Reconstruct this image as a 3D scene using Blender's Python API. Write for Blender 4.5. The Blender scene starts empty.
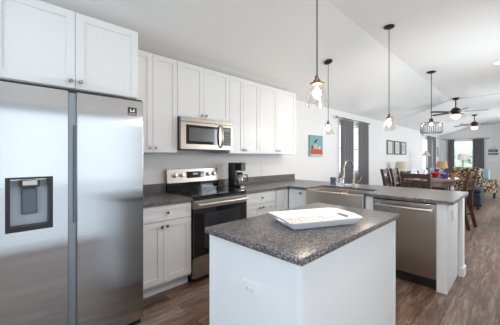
import bpy, bmesh, math, random
from mathutils import Matrix, Vector
random.seed(4)
S = bpy.context.scene
COL = S.collection
PI = math.pi

# ------------------------------------------------------------------ camera
FPX, TH, HZ = 266.55, 0.7954, 1.3387
cd = bpy.data.cameras.new('camera')
cam = bpy.data.objects.new('camera', cd)
COL.objects.link(cam)
cam.location = (0, 0, HZ)
cam.rotation_euler = (PI / 2, 0, TH - PI / 2)
cd.sensor_width = 36.0
cd.lens = FPX / 500.0 * 36.0
cd.shift_y = -(162.5 - 156.98) / 500.0
cd.clip_start = 0.02
S.camera = cam

# ------------------------------------------------------------------ world, lights, exposure
S.view_settings.view_transform = 'Standard'
S.view_settings.look = 'None'
S.view_settings.gamma = 1
S.view_settings.use_curve_mapping = False
S.view_settings.exposure = 0.46
S.cycles.max_bounces = 10
S.cycles.diffuse_bounces = 5
S.cycles.transparent_max_bounces = 16
S.cycles.caustics_reflective = False
S.cycles.caustics_refractive = False
S.cycles.sample_clamp_indirect = 6
w = bpy.data.worlds.new('sky')
S.world = w
w.use_nodes = True
wb = w.node_tree.nodes['Background']
wb.inputs['Color'].default_value = (0.86, 0.94, 1.0, 1)
wb.inputs['Strength'].default_value = 1.2


def area(name, loc, rot, sx, sy, power, color):
    l = bpy.data.lights.new(name, 'AREA')
    l.shape = 'RECTANGLE'
    l.size, l.size_y = sx, sy
    l.energy = power
    l.color = color
    o = bpy.data.objects.new(name, l)
    COL.objects.link(o)
    o.location = loc
    o.rotation_euler = rot
    return o


DAY = (0.93, 0.965, 1.0)
SOUTH_IN = (PI / 2, 0, 0)                 # points +Y
WEST_IN = (PI / 2, 0, -PI / 2)            # points +X
NORTH_IN = (-PI / 2, 0, 0)                # points -Y
EAST_IN = (PI / 2, 0, PI / 2)             # points -X
area('added_daylight_patio_door', (0.9, -0.80, 1.02), SOUTH_IN, 2.1, 1.9, 5.5, DAY)  # lamp at the unseen patio door, added for daylight and reflections
area('added_daylight_side_window', (-2.42, 1.0, 1.5), WEST_IN, 1.9, 1.3, 70, (0.74, 0.87, 1.0))  # bluish lamp at an unseen window, added for light from the west
area('added_daylight_south_window', (5.2, -0.80, 1.5), SOUTH_IN, 1.5, 1.25, 60, DAY)  # added lamp, behind a south window that is out of view
area('added_daylight_lounge_window', (9.5, -0.80, 1.5), SOUTH_IN, 2.0, 1.3, 62, DAY)  # added lamp at an unseen window, brightens the lounge
area('added_daylight_lounge_door', (13.6, -0.80, 1.2), SOUTH_IN, 2.2, 1.9, 80, DAY)  # added lamp at an unseen glass door, brightens the lounge
area('daylight_kitchen_window', (6.6, 3.26, 1.5), NORTH_IN, 1.3, 1.2, 26, DAY)
area('daylight_far_side_window', (14.4, 3.26, 1.5), NORTH_IN, 1.6, 1.3, 30, DAY)
area('daylight_end_window', (17.6, 2.1, 1.4), EAST_IN, 0.8, 1.6, 30, DAY)


# ------------------------------------------------------------------ materials
def lin(r, g=None, b=None):
    if g is None:
        r, g, b = r
    f = lambda c: (c / 12.92) if c <= 0.04045 else ((c + 0.055) / 1.055) ** 2.4
    return (f(r / 255), f(g / 255), f(b / 255), 1)


MATS = {}


def mat(name, color, rough=0.5, metal=0.0, noise=None, bump=None, spec=0.5, aniso=0.0, turn=0.0, scale=(1, 1, 1), emit=None, coat=0):
    """principled, with a procedural variation: noise=(scale, amount)"""
    if name in MATS:
        return MATS[name]
    m = bpy.data.materials.new(name)
    m.use_nodes = True
    N, L = m.node_tree.nodes, m.node_tree.links
    p = N['Principled BSDF']
    p.inputs['Base Color'].default_value = color
    p.inputs['Roughness'].default_value = rough
    p.inputs['Metallic'].default_value = metal
    p.inputs['Specular IOR Level'].default_value = spec
    p.inputs['Coat Weight'].default_value = coat
    tc = N.new('ShaderNodeTexCoord')
    mp = N.new('ShaderNodeMapping')
    mp.inputs['Scale'].default_value = scale
    L.new(tc.outputs['Object'], mp.inputs['Vector'])
    ns, amt = noise or (6.0, 0.03)
    nz = N.new('ShaderNodeTexNoise')
    nz.inputs['Scale'].default_value = ns
    nz.inputs['Detail'].default_value = 4
    L.new(mp.outputs['Vector'], nz.inputs['Vector'])
    mx = N.new('ShaderNodeMix')
    mx.data_type = 'RGBA'
    mx.inputs['A'].default_value = [c * (1 - amt) for c in color[:3]] + [1]
    mx.inputs['B'].default_value = [min(1, c * (1 + amt)) for c in color[:3]] + [1]
    L.new(nz.outputs['Fac'], mx.inputs['Factor'])
    L.new(mx.outputs['Result'], p.inputs['Base Color'])
    if bump:
        b = N.new('ShaderNodeBump')
        b.inputs['Strength'].default_value = bump[1]
        b.inputs['Distance'].default_value = 0.004
        n2 = N.new('ShaderNodeTexNoise')
        n2.inputs['Scale'].default_value = bump[0]
        L.new(mp.outputs['Vector'], n2.inputs['Vector'])
        L.new(n2.outputs['Fac'], b.inputs['Height'])
        L.new(b.outputs['Normal'], p.inputs['Normal'])
    if aniso:
        p.inputs['Anisotropic'].default_value = aniso
        p.inputs['Anisotropic Rotation'].default_value = turn
        t = N.new('ShaderNodeTangent')
        t.direction_type = 'RADIAL'
        t.axis = 'Z'
        L.new(t.outputs['Tangent'], p.inputs['Tangent'])
    if emit:
        p.inputs['Emission Color'].default_value = emit[0]
        p.inputs['Emission Strength'].default_value = emit[1]
    MATS[name] = m
    return m


def ramp(N, stops):
    r = N.new('ShaderNodeValToRGB')
    e = r.color_ramp.elements
    e[0].position, e[0].color = stops[0]
    e[1].position, e[1].color = stops[-1]
    for s in stops[1:-1]:
        q = e.new(s[0])
        q.color = s[1]
    return r


def mat_granite():
    m = bpy.data.materials.new('speckled_countertop')
    m.use_nodes = True
    N, L = m.node_tree.nodes, m.node_tree.links
    p = N['Principled BSDF']
    tc = N.new('ShaderNodeTexCoord')
    n1 = N.new('ShaderNodeTexNoise')
    n1.inputs['Scale'].default_value = 105
    n1.inputs['Detail'].default_value = 5
    n1.inputs['Roughness'].default_value = 0.62
    n1.inputs['Distortion'].default_value = 0.6
    L.new(tc.outputs['Object'], n1.inputs['Vector'])
    r1 = ramp(N, [(0.36, lin(26, 28, 33)), (0.45, lin(62, 63, 67)), (0.52, lin(98, 95, 95)), (0.58, lin(142, 136, 132)), (0.66, lin(190, 184, 180))])
    L.new(n1.outputs['Fac'], r1.inputs['Fac'])
    n2 = N.new('ShaderNodeTexNoise')
    n2.inputs['Scale'].default_value = 17
    n2.inputs['Detail'].default_value = 3
    L.new(tc.outputs['Object'], n2.inputs['Vector'])
    r2 = ramp(N, [(0.38, lin(54, 60, 70)), (0.62, lin(128, 112, 102))])
    L.new(n2.outputs['Fac'], r2.inputs['Fac'])
    mx = N.new('ShaderNodeMix')
    mx.data_type = 'RGBA'
    mx.inputs['Factor'].default_value = 0.22
    L.new(r1.outputs['Color'], mx.inputs['A'])
    L.new(r2.outputs['Color'], mx.inputs['B'])
    L.new(mx.outputs['Result'], p.inputs['Base Color'])
    p.inputs['Roughness'].default_value = 0.30
    return m


def mat_floor():
    m = bpy.data.materials.new('plank_floor')
    m.use_nodes = True
    N, L = m.node_tree.nodes, m.node_tree.links
    p = N['Principled BSDF']
    tc = N.new('ShaderNodeTexCoord')
    br = N.new('ShaderNodeTexBrick')
    br.offset = 0.37
    br.inputs['Color1'].default_value = (0, 0, 0, 1)
    br.inputs['Color2'].default_value = (1, 1, 1, 1)
    br.inputs['Mortar'].default_value = (0.0, 0.0, 0.0, 1)
    br.inputs['Scale'].default_value = 1.0
    br.inputs['Mortar Size'].default_value = 0.0022
    br.inputs['Brick Width'].default_value = 1.22
    br.inputs['Row Height'].default_value = 0.155
    L.new(tc.outputs['Object'], br.inputs['Vector'])
    # grain stretched along the plank, shifted per plank
    mp = N.new('ShaderNodeMapping')
    mp.inputs['Scale'].default_value = (1.3, 11, 1)
    ad = N.new('ShaderNodeVectorMath')
    ad.operation = 'MULTIPLY_ADD'
    ad.inputs[1].default_value = (7.3, 3.1, 0)
    L.new(br.outputs['Color'], ad.inputs[0])
    L.new(tc.outputs['Object'], ad.inputs[2])
    L.new(ad.outputs['Vector'], mp.inputs['Vector'])
    n1 = N.new('ShaderNodeTexNoise')
    n1.inputs['Scale'].default_value = 2.6
    n1.inputs['Detail'].default_value = 7
    n1.inputs['Roughness'].default_value = 0.68
    n1.inputs['Distortion'].default_value = 0.8
    L.new(mp.outputs['Vector'], n1.inputs['Vector'])
    r1 = ramp(N, [(0.36, lin(40, 29, 24)), (0.45, lin(86, 65, 54)), (0.53, lin(124, 99, 84)), (0.64, lin(176, 154, 138))])
    L.new(n1.outputs['Fac'], r1.inputs['Fac'])
    r2 = ramp(N, [(0.0, lin(72, 54, 45)), (0.35, lin(112, 94, 84)), (0.7, lin(124, 88, 67)), (1.0, lin(152, 136, 126))])
    L.new(br.outputs['Color'], r2.inputs['Fac'])
    mx = N.new('ShaderNodeMix')
    mx.data_type = 'RGBA'
    mx.inputs['Factor'].default_value = 0.45
    L.new(r1.outputs['Color'], mx.inputs['A'])
    L.new(r2.outputs['Color'], mx.inputs['B'])
    m2 = N.new('ShaderNodeMix')
    m2.data_type = 'RGBA'
    m2.inputs['B'].default_value = lin(50, 38, 32)
    L.new(mx.outputs['Result'], m2.inputs['A'])
    L.new(br.outputs['Fac'], m2.inputs['Factor'])
    L.new(m2.outputs['Result'], p.inputs['Base Color'])
    p.inputs['Roughness'].default_value = 0.36
    return m


def mat_mix(name, tint, t_share, g_share, d_color, rough=0.03):
    """thin clear sheet: transparent + a little gloss + a little milky diffuse"""
    m = bpy.data.materials.new(name)
    m.use_nodes = True
    N, L = m.node_tree.nodes, m.node_tree.links
    N.remove(N['Principled BSDF'])
    out = N['Material Output']
    tr = N.new('ShaderNodeBsdfTransparent')
    tr.inputs['Color'].default_value = tint
    gl = N.new('ShaderNodeBsdfGlossy')
    gl.inputs['Roughness'].default_value = rough
    gl.inputs['Color'].default_value = (0.9, 0.9, 0.9, 1)
    tl = N.new('ShaderNodeBsdfTranslucent')
    tl.inputs['Color'].default_value = d_color
    a = N.new('ShaderNodeMixShader')
    a.inputs['Fac'].default_value = g_share / max(1e-6, (1 - t_share))
    L.new(tl.outputs[0], a.inputs[1])
    L.new(gl.outputs[0], a.inputs[2])
    b = N.new('ShaderNodeMixShader')
    b.inputs['Fac'].default_value = t_share
    L.new(a.outputs[0], b.inputs[1])
    L.new(tr.outputs[0], b.inputs[2])
    L.new(b.outputs[0], out.inputs['Surface'])
    return m


def mat_voronoi(name, colors, scale, rough=0.85):
    m = bpy.data.materials.new(name)
    m.use_nodes = True
    N, L = m.node_tree.nodes, m.node_tree.links
    p = N['Principled BSDF']
    tc = N.new('ShaderNodeTexCoord')
    v = N.new('ShaderNodeTexVoronoi')
    v.inputs['Scale'].default_value = scale
    L.new(tc.outputs['Object'], v.inputs['Vector'])
    sp = N.new('ShaderNodeSeparateColor')
    L.new(v.outputs['Color'], sp.inputs['Color'])
    n = len(colors)
    r = ramp(N, [(i / n, c) for i, c in enumerate(colors)])
    r.color_ramp.interpolation = 'CONSTANT'
    L.new(sp.outputs[0], r.inputs['Fac'])
    L.new(r.outputs['Color'], p.inputs['Base Color'])
    p.inputs['Roughness'].default_value = rough
    return m


def emission(name, color, strength):
    m = bpy.data.materials.new(name)
    m.use_nodes = True
    N, L = m.node_tree.nodes, m.node_tree.links
    N.remove(N['Principled BSDF'])
    e = N.new('ShaderNodeEmission')
    e.inputs['Color'].default_value = color
    e.inputs['Strength'].default_value = strength
    L.new(e.outputs[0], N['Material Output'].inputs['Surface'])
    return m


WALL = mat('wall_paint', lin(229, 227, 226), 0.75, noise=(3, 0.01), bump=(160, 0.06))
CEIL = mat('ceiling_paint', lin(236, 235, 233), 0.85, noise=(60, 0.03), bump=(110, 0.25))
TRIM = mat('trim_paint', lin(230, 231, 232), 0.45)
CAB = mat('white_cabinet_paint', lin(229, 229, 229), 0.35, noise=(2, 0.008))
TOE = mat('toe_kick_white', lin(225, 228, 232), 0.5)
STEEL = mat('brushed_stainless', lin(192, 194, 197), 0.15, 1.0, noise=(3, 0.04), scale=(1, 1, 90), aniso=0.95)
STEELD = mat('vertical_stainless', lin(158, 148, 140), 0.22, 1.0, noise=(3, 0.05), scale=(60, 60, 1), aniso=0.8, turn=0.25)
STEEL2 = mat('satin_stainless', lin(166, 158, 150), 0.34, 1.0, noise=(3, 0.03), scale=(1, 1, 60), aniso=0.4)
HANDLE = mat('bright_steel_handle', lin(208, 203, 196), 0.3, 1.0)
SINKM = mat('sink_steel', lin(208, 198, 188), 0.36, 1.0, noise=(5, 0.04))
NICKEL = mat('brushed_nickel', lin(148, 138, 126), 0.25, 1.0)
GREYM = mat('grey_handle_recess', lin(150, 158, 166), 0.4, 0.6)
BLACK = mat('black_plastic', lin(26, 26, 28), 0.35)
BLACKG = mat('black_glass', lin(10, 11, 13), 0.06, spec=0.6)
DARKG = mat('dark_tinted_window', lin(44, 46, 50), 0.12)
MESHW = mat('microwave_window_mesh', lin(84, 84, 84), 0.25)
DISPG = mat('dispenser_back', lin(172, 180, 190), 0.4)
DISPP = mat('dispenser_paddle', lin(88, 98, 110), 0.35)
DARKP = mat('dispenser_frame', lin(40, 37, 38), 0.35, 0.3)
WHITEP = mat('white_plastic', lin(238, 238, 236), 0.4)
GRAN = mat_granite()
FLOOR = mat_floor()
PANE = mat_mix('window_pane', (0.97, 0.99, 1, 1), 0.93, 0.06, (1, 1, 1, 1))
CLEAR = mat_mix('clear_lamp_glass', (0.97, 0.96, 0.95, 1), 0.88, 0.11, (.08, 0.07, 0.06, 1), 0.06)
TABLEG = mat_mix('drinking_glass', (0.86, 0.90, 0.94, 1), 0.52, 0.2, (0.9, 0.95, 1, 1))
CARAFE = mat_mix('carafe_glass', (0.6, 0.58, 0.56, 1), 0.55, 0.25, (0.6, 0.6, 0.6, 1))
BLUEG = mat_mix('smoky_blue_glass', (0.5, 0.58, 0.68, 1), 0.5, 0.2, (0.5, 0.58, 0.7, 1))
BULB = emission('warm_bulb', (1.0, 0.72, 0.42, 1), 14.0)
_n, _l = BULB.node_tree.nodes, BULB.node_tree.links
_t, _m = _n.new('ShaderNodeBsdfTransparent'), _n.new('ShaderNodeMixShader')
_m.inputs['Fac'].default_value = 0.6
_l.new(_n['Emission'].outputs[0], _m.inputs[1])
_l.new(_t.outputs[0], _m.inputs[2])
_l.new(_m.outputs[0], _n['Material Output'].inputs['Surface'])
BOWLE = emission('lit_fan_bowl', (1.0, 0.86, 0.68, 1), 1.2)
CANE = emission('recessed_lamp', (1.0, 0.90, 0.76, 1), 6.0)
BRASS = mat('aged_brass', lin(138, 118, 92), 0.32, 1.0)
BRONZE = mat('dark_bronze', lin(58, 49, 42), 0.4, 0.5)
BLADE = mat('dark_fan_blade', lin(70, 60, 54), 0.45, noise=(4, 0.15), scale=(1, 12, 1))
CURT = mat('grey_curtain', lin(118, 117, 119), 0.85, noise=(40, 0.08))
WOOD = mat('dark_walnut', lin(66, 41, 29), 0.38, noise=(5, 0.3), scale=(8, 8, 1))
WOODT = mat('table_wood', lin(70, 52, 43), 0.25, noise=(4, 0.15), scale=(1, 10, 1))
SEATM = mat('dark_seat', lin(40, 38, 40), 0.7)
NAVY = mat('navy_fabric', lin(38, 46, 60), 0.85, noise=(30, 0.12))
TEAL = mat('teal_fabric', lin(122, 158, 162), 0.9, noise=(30, 0.08))
SHADE = mat('linen_shade', lin(206, 192, 172), 0.9, noise=(60, 0.05))
SHADE2 = mat('tan_shade', lin(196, 160, 118), 0.9, noise=(60, 0.06))
SHADE3 = mat('white_shade', lin(226, 214, 210), 0.9, noise=(60, 0.04))
SOFA = mat('charcoal_sofa', lin(72, 70, 72), 0.9, noise=(40, 0.1))
PATT = mat_voronoi('patterned_upholstery', [lin(40, 34, 32), lin(176, 150, 116), lin(92, 66, 44), lin(206, 186, 156), lin(58, 46, 40)], 22)
RED = mat('red_ceramic', lin(206, 46, 54), 0.25)
PURP = mat('purple_ceramic', lin(96, 66, 160), 0.25)
ORNG = mat('orange_ceramic', lin(214, 132, 62), 0.3)
LINEN = mat('white_napkin', lin(226, 230, 238), 0.85)
LEAF = mat('leaf_green', lin(96, 122, 74), 0.6, noise=(20, 0.3))
BARK = mat('bark', lin(92, 74, 58), 0.9)
PAPER = mat('picture_paper', lin(206, 206, 198), 0.7)
TRAYM = mat('white_tray_paint', lin(238, 240, 244), 0.4)


# ------------------------------------------------------------------ mesh helper
class MB:
    """collects shapes in one bmesh; build() links it as ONE mesh object"""

    def __init__(self, T=None):
        self.bm = bmesh.new()
        self.T = T or Matrix()

    def _done(self, vs):
        for v in vs:
            v.co = self.T @ v.co
        return self

    def box(self, x0, x1, y0, y1, z0, z1, bev=0):
        r = bmesh.ops.create_cube(self.bm, size=1)
        vs = r['verts']
        for v in vs:
            v.co = Vector(((x0 + x1) / 2 + v.co.x * (x1 - x0), (y0 + y1) / 2 + v.co.y * (y1 - y0), (z0 + z1) / 2 + v.co.z * (z1 - z0)))
        if bev:
            es = list({e for v in vs for e in v.link_edges})
            b = bmesh.ops.bevel(self.bm, geom=vs + es, offset=bev, segments=2, affect='EDGES', profile=0.5)
            vs = list({v for f in b['faces'] for v in f.verts} | {v for v in vs if v.is_valid})
        return self._done(vs)

    def prism(self, pts, axis, a0, a1):
        """polygon extruded; axis 'z': pts (x,y); 'y': pts (x,z); 'x': pts (y,z)"""
        def P(p, a):
            return {'z': (p[0], p[1], a), 'y': (p[0], a, p[1]), 'x': (a, p[0], p[1])}[axis]
        lo = [self.bm.verts.new(P(p, a0)) for p in pts]
        hi = [self.bm.verts.new(P(p, a1)) for p in pts]
        n = len(pts)
        self.bm.faces.new(lo)
        self.bm.faces.new(hi[::-1])
        for i in range(n):
            self.bm.faces.new((lo[i], hi[i], hi[(i + 1) % n], lo[(i + 1) % n]))
        return self._done(lo + hi)

    def loft(self, rings, cap=True, closed_ring=True):
        R = [[self.bm.verts.new(p) for p in r] for r in rings]
        n = len(R[0])
        for a, b in zip(R, R[1:]):
            for i in range(n if closed_ring else n - 1):
                j = (i + 1) % n
                self.bm.faces.new((a[i], a[j], b[j], b[i]))
        if cap:
            self.bm.faces.new(R[0][::-1])
            self.bm.faces.new(R[-1])
        return self._done([v for r in R for v in r])

    def lathe(self, prof, cx=0, cy=0, n=24, cap=True, sx=1, sy=1):
        rings = [[(cx + max(r, 1e-4) * sx * math.cos(2 * PI * k / n), cy + max(r, 1e-4) * sy * math.sin(2 * PI * k / n), z) for k in range(n)] for r, z in prof]
        return self.loft(rings, cap)

    def tube(self, path, r, n=10, cap=True):
        P = [Vector(p) for p in path]
        rad = r if isinstance(r, (list, tuple)) else [r] * len(P)
        rings = []
        up = None
        for i, p in enumerate(P):
            d = (P[min(i + 1, len(P) - 1)] - P[max(i - 1, 0)]).normalized()
            if up is None:
                up = Vector((0, 0, 1)) if abs(d.z) < 0.9 else Vector((1, 0, 0))
            s = d.cross(up).normalized()
            u2 = s.cross(d).normalized()
            up = u2
            rings.append([p + (s * math.cos(2 * PI * k / n) + u2 * math.sin(2 * PI * k / n)) * rad[i] for k in range(n)])
        return self.loft(rings, cap)

    def bar(self, a, b, wx, wy):
        """square bar between two points, wx/wy its widths in x and y"""
        rings = [[(p[0] + i * wx / 2, p[1] + j * wy / 2, p[2]) for i, j in ((-1, -1), (1, -1), (1, 1), (-1, 1))] for p in (a, b)]
        return self.loft(rings)

    def build(self, name, m, parent=None, smooth=False, bevel=0, base=None):
        root = parent
        while root is not None and root.parent is not None:
            root = root.parent
        off = Vector(base) if base is not None else (root.location.copy() if root is not None else Vector())
        bmesh.ops.recalc_face_normals(self.bm, faces=self.bm.faces)
        if off.length:
            bmesh.ops.translate(self.bm, vec=-off, verts=self.bm.verts)
        me = bpy.data.meshes.new(name)
        self.bm.to_mesh(me)
        self.bm.free()
        me.materials.append(m)
        if smooth:
            for f in me.polygons:
                f.use_smooth = True
            try:
                me.set_sharp_from_angle(angle=math.radians(40))
            except Exception:
                pass
        o = bpy.data.objects.new(name, me)
        COL.objects.link(o)
        if parent is not None:
            o.parent = parent
        elif base is not None:
            o.location = off
        if bevel:
            b = o.modifiers.new('edge', 'BEVEL')
            b.width = bevel
            b.segments = 2
            b.limit_method = 'ANGLE'
        return o


def tag(o, label, cat, group=None):
    o['label'] = label
    o['category'] = cat
    if group:
        o['group'] = group
    return o


def thing(name, loc, label, cat, group=None, rz=0):
    o = bpy.data.objects.new(name, None)
    COL.objects.link(o)
    o.empty_display_size = 0.1
    o.location = loc
    o.rotation_euler = (0, 0, rz)
    return tag(o, label, cat, group)


def struct(o):
    o['kind'] = 'structure'
    return o


def dup(root, loc, rz=None, label=None, group=None):
    r = root.copy()
    COL.objects.link(r)
    r.location = loc
    if rz is not None:
        r.rotation_euler = (0, 0, rz)
    if label:
        r['label'] = label
    if group:
        r['group'] = group
    for ch in [o for o in COL.objects if o.parent == root]:
        c = ch.copy()
        COL.objects.link(c)
        c.parent = r
        for g in [o for o in COL.objects if o.parent == ch]:
            d = g.copy()
            COL.objects.link(d)
            d.parent = c
    return r


# ------------------------------------------------------------------ room shell
WY, SY, WX, EX = 3.046, -0.60, -2.2, 17.3      # wall planes
WH, FH, FY = 2.44, 2.974, 1.43                 # eave height, flat ceiling height, crease
T = 0.14


def wall_run(mb, a0, a1, z1, holes, put):
    """holes: (a0,a1,z0,z1) sorted; put(a0,a1,z0,z1) adds the box"""
    c = a0
    for h in holes:
        if h[0] > c:
            put(c, h[0], 0, z1)
        if h[2] > 0:
            put(h[0], h[1], 0, h[2])
        put(h[0], h[1], h[3], z1)
        c = h[1]
    put(c, a1, 0, z1)


W1 = (5.93, 7.28, 0.95, 2.14)
W2 = (13.55, 15.25, 0.75, 2.14)
W3 = (1.66, 2.62, 0.55, 2.16)       # on the far wall, in y
W4 = (0.1, 1.9, 0.85, 2.1)          # west wall, in y; unseen window, added for daylight
SD = (-0.2, 2.0, 0.0, 2.05)  # unseen patio door, a guess added to supply daylight and reflections
S1 = (4.4, 6.0, 0.85, 2.15)  # unseen south window, added to let in more daylight
S2 = (8.4, 10.6, 0.8, 2.15)  # unseen lounge window, added to light that end of the room
S3 = (12.5, 14.7, 0.0, 2.1)  # unseen lounge door, added for daylight like the window before it

struct(MB().box(WX - T, EX + T, SY - T, WY + T, -0.12, 0).build('floor', FLOOR))
mb = MB()
wall_run(mb, WX - T, EX + T, WH, [W1, W2], lambda a, b, z0, z1: mb.box(a, b, WY, WY + T, z0, z1))
struct(mb.build('wall_back', WALL))
mb = MB()
wall_run(mb, WX - T, EX + T, FH, [SD, S1, S2, S3], lambda a, b, z0, z1: mb.box(a, b, SY - T, SY, z0, z1))
struct(mb.build('wall_front', WALL))
GAB = [(SY, WH), (WY, WH), (FY, FH), (SY, FH)]
mb = MB()
wall_run(mb, SY, WY, WH, [W3], lambda a, b, z0, z1: mb.box(EX, EX + T, a, b, z0, z1))
mb.prism(GAB, 'x', EX, EX + T)
struct(mb.build('wall_right', WALL))
mb = MB()
wall_run(mb, SY, WY, WH, [W4], lambda a, b, z0, z1: mb.box(WX - T, WX, a, b, z0, z1))
mb.prism(GAB, 'x', WX - T, WX)
struct(mb.build('wall_left', WALL))
k = (FH - WH) / (FY - WY)
mb = MB().prism([(WY + T, WH + k * T), (FY, FH), (SY - T, FH), (SY - T, FH + .12), (FY, FH + .12), (WY + T, WH + k * T + .12)], 'x', WX - T, EX + T)
struct(mb.build('ceiling', CEIL))
# slim seam batten across the ceiling where the lounge begins
bx = 9.35
mb = MB().prism([(WY, WH), (FY, FH), (SY, FH), (SY, FH - .022), (FY - .004, FH - .022), (WY, WH - .022)], 'x', bx, bx + .16)
struct(mb.build('trim_1', CEIL))
# baseboards
mb = MB().box(4.18, EX, WY - .014, WY, 0, .10)
struct(mb.build('baseboard_back', TRIM))
mb = MB().box(EX - .014, EX, SY, WY - .014, 0, .10)
struct(mb.build('baseboard_right', TRIM))
mb = MB()
for a, b in ((WX, SD[0] - .07), (SD[1] + .07, S3[0] - .07), (S3[1] + .07, EX - .014)):
    mb.box(a, b, SY, SY + .014, 0, .10)
struct(mb.build('baseboard_front', TRIM))


def window(name, axis, a0, a1, z0, z1, pos, inward, rails=1, mull=0):
    """frame ring in the wall opening, a meeting rail, one pane, casing trim on the room side"""
    g = MB()
    def B(m, p0, p1, q0, q1, h0, h1):
        (m.box(p0, p1, q0, q1, h0, h1) if axis == 'x' else m.box(q0, q1, p0, p1, h0, h1))
    f = .045
    d0, d1 = sorted((pos - inward * .04, pos - inward * .10))
    for (p0, p1, h0, h1) in ((a0, a0 + f, z0, z1), (a1 - f, a1, z0, z1), (a0 + f, a1 - f, z0, z0 + f), (a0 + f, a1 - f, z1 - f, z1)):
        B(g, p0, p1, d0, d1, h0, h1)
    for i in range(rails):
        zz = z0 + (z1 - z0) * (i + 1) / (rails + 1)
        B(g, a0 + f, a1 - f, d0, d1, zz - .02, zz + .02)
    for i in range(mull):
        aa = a0 + (a1 - a0) * (i + 1) / (mull + 1)
        B(g, aa - .03, aa + .03, d0, d1, z0 + f, z1 - f)
    fr = struct(g.build(name, TRIM))
    q = MB()
    dm = (d0 + d1) / 2
    B(q, a0 + f, a1 - f, dm - .003, dm + .003, z0 + f, z1 - f)
    q.build('window_pane', PANE, fr)
    c = MB()
    t0, t1 = sorted((pos, pos + inward * .014))
    cw = .06
    for (p0, p1, h0, h1) in ((a0 - cw, a0, z0 - (cw if z0 > 0 else 0), z1 + cw), (a1, a1 + cw, z0 - (cw if z0 > 0 else 0), z1 + cw), (a0, a1, z1, z1 + cw)) + (((a0, a1, z0 - cw, z0),) if z0 > 0 else ()):
        B(c, p0, p1, t0, t1, h0, h1)
    c.build('window_casing', TRIM, fr)


window('window_1', 'x', *W1, WY, -1)
window('window_2', 'x', *W2, WY, -1)
window('window_3', 'y', *W3, EX, -1)
window('window_4_added', 'y', *W4, WX, 1)
window('window_5_added', 'x', *S1, SY, 1)
window('window_6_added', 'x', *S2, SY, 1, mull=1)
window('door_1_added', 'x', *SD, SY, 1, rails=0, mull=1)
window('door_2_added', 'x', *S3, SY, 1, rails=0, mull=1)
struct(MB().box(-14, 45, -16, 20, -0.5, -0.3).build('ground', mat('neutral_bounce_grey', lin(196, 198, 200), .9, noise=(2, .06))))  # grey made up to keep a green cast out of the reflections


def tree(loc, h, r, label):
    t = thing('tree', loc, label, 'tree', 'trees outside')
    MB().tube([(loc[0], loc[1], loc[2]), (loc[0] + .05, loc[1], loc[2] + h * .55)], [.12, .07]).build('trunk', BARK, t)
    m = MB()
    for i in range(16):
        a, b = random.uniform(0, 2 * PI), random.uniform(-.6, 1)
        rr = r * random.uniform(.4, .62)
        c = Vector((loc[0] + math.cos(a) * r * .6, loc[1] + math.sin(a) * r * .6, loc[2] + h * .62 + b * r * .9))
        q = bmesh.ops.create_icosphere(m.bm, subdivisions=2, radius=rr)
        for v in q['verts']:
            v.co = c + v.co * random.uniform(.8, 1.12)
    m.build('crown', mat('overexposed_foliage', lin(206, 220, 196), .8, noise=(6, .2)), t)  # outdoor overexposure is put into the pale leaf colour


tree((23.5, 2.4, -.3), 1.9, .75, 'green tree seen through the middle of the window in the far end wall')
tree((26.5, 4.3, -.3), 2.3, .9, 'green tree seen by the dark curtain through the far end window')


# ------------------------------------------------------------------ cabinets
def M_wall():          # local x -> +X, local -y is the room side
    return Matrix()


def shaker(mb, x0, x1, yf, z0, z1, fw=.057, t=.019, rec=.009):
    """door or drawer front whose outer face is at local y = yf (room side is -y)"""
    mb.box(x0, x0 + fw, yf, yf + t, z0, z1)
    mb.box(x1 - fw, x1, yf, yf + t, z0, z1)
    mb.box(x0 + fw, x1 - fw, yf, yf + t, z0, z0 + fw)
    mb.box(x0 + fw, x1 - fw, yf, yf + t, z1 - fw, z1)
    mb.box(x0 + fw, x1 - fw, yf + rec, yf + t, z0 + fw, z1 - fw)


def knob(T, x, yf, z, parent, name='knob'):
    m = MB(T)
    prof = [(.006, 0), (.006, .012), (.013, .018), (.0155, .024), (.014, .029), (.006, .031)]
    n = 16
    m.loft([[(x + r * math.cos(2 * PI * i / n), yf - .0003 - y, z + r * math.sin(2 * PI * i / n)) for i in range(n)] for r, y in prof])
    return m.build(name, NICKEL, parent, smooth=True)


def door(T, x0, x1, yf, z0, z1, parent, kn=None, name='door', fw=.057):
    m = MB(T)
    shaker(m, x0 + .0015, x1 - .0015, yf, z0, z1, fw)
    d = m.build(name, CAB, parent, bevel=.0012)
    if kn:
        knob(T, kn[0], yf, kn[1], d)
    return d


I4 = Matrix()
UB, UT = 1.385, 2.432
YU = 2.722


def upper(x0, x1, z0, z1, yf, split, label, kz, dx=.032):
    t = thing('wall_cabinet', ((x0 + x1) / 2, WY, z0), label, 'cabinet', 'white shaker wall cabinets')
    MB().box(x0 + .001, x1 - .001, yf + .0205, WY - .001, z0, z1).build('body', CAB, t)
    door(I4, x0, split, yf, z0 + .004, z1 - .003, t, (split - dx, kz))
    door(I4, split, x1, yf, z0 + .004, z1 - .003, t, (split + dx, kz))
    return t


upper(0.0, .938, 1.852, UT + .004, 2.36, .467, 'deep white two-door wall cabinet above the stainless refrigerator', 1.905)
upper(.941, 1.522, UB, UT, YU, 1.234, 'tall white wall cabinet between the refrigerator and the microwave', 1.438)
upper(1.524, 2.286, 1.80, UT, YU, 1.876, 'short white two-door wall cabinet directly above the microwave', 1.838)
upper(2.288, 2.874, UB, UT, YU, 2.548, 'tall white wall cabinet just to the right of the microwave', 1.438)
upper(2.876, 3.771, UB, UT, YU, 3.285, 'tall white wall cabinet at the open end of the run, beside the picture', 1.438)

# base cabinets along the back wall
YB = 2.428
CT, CZ = .914, .879


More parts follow.
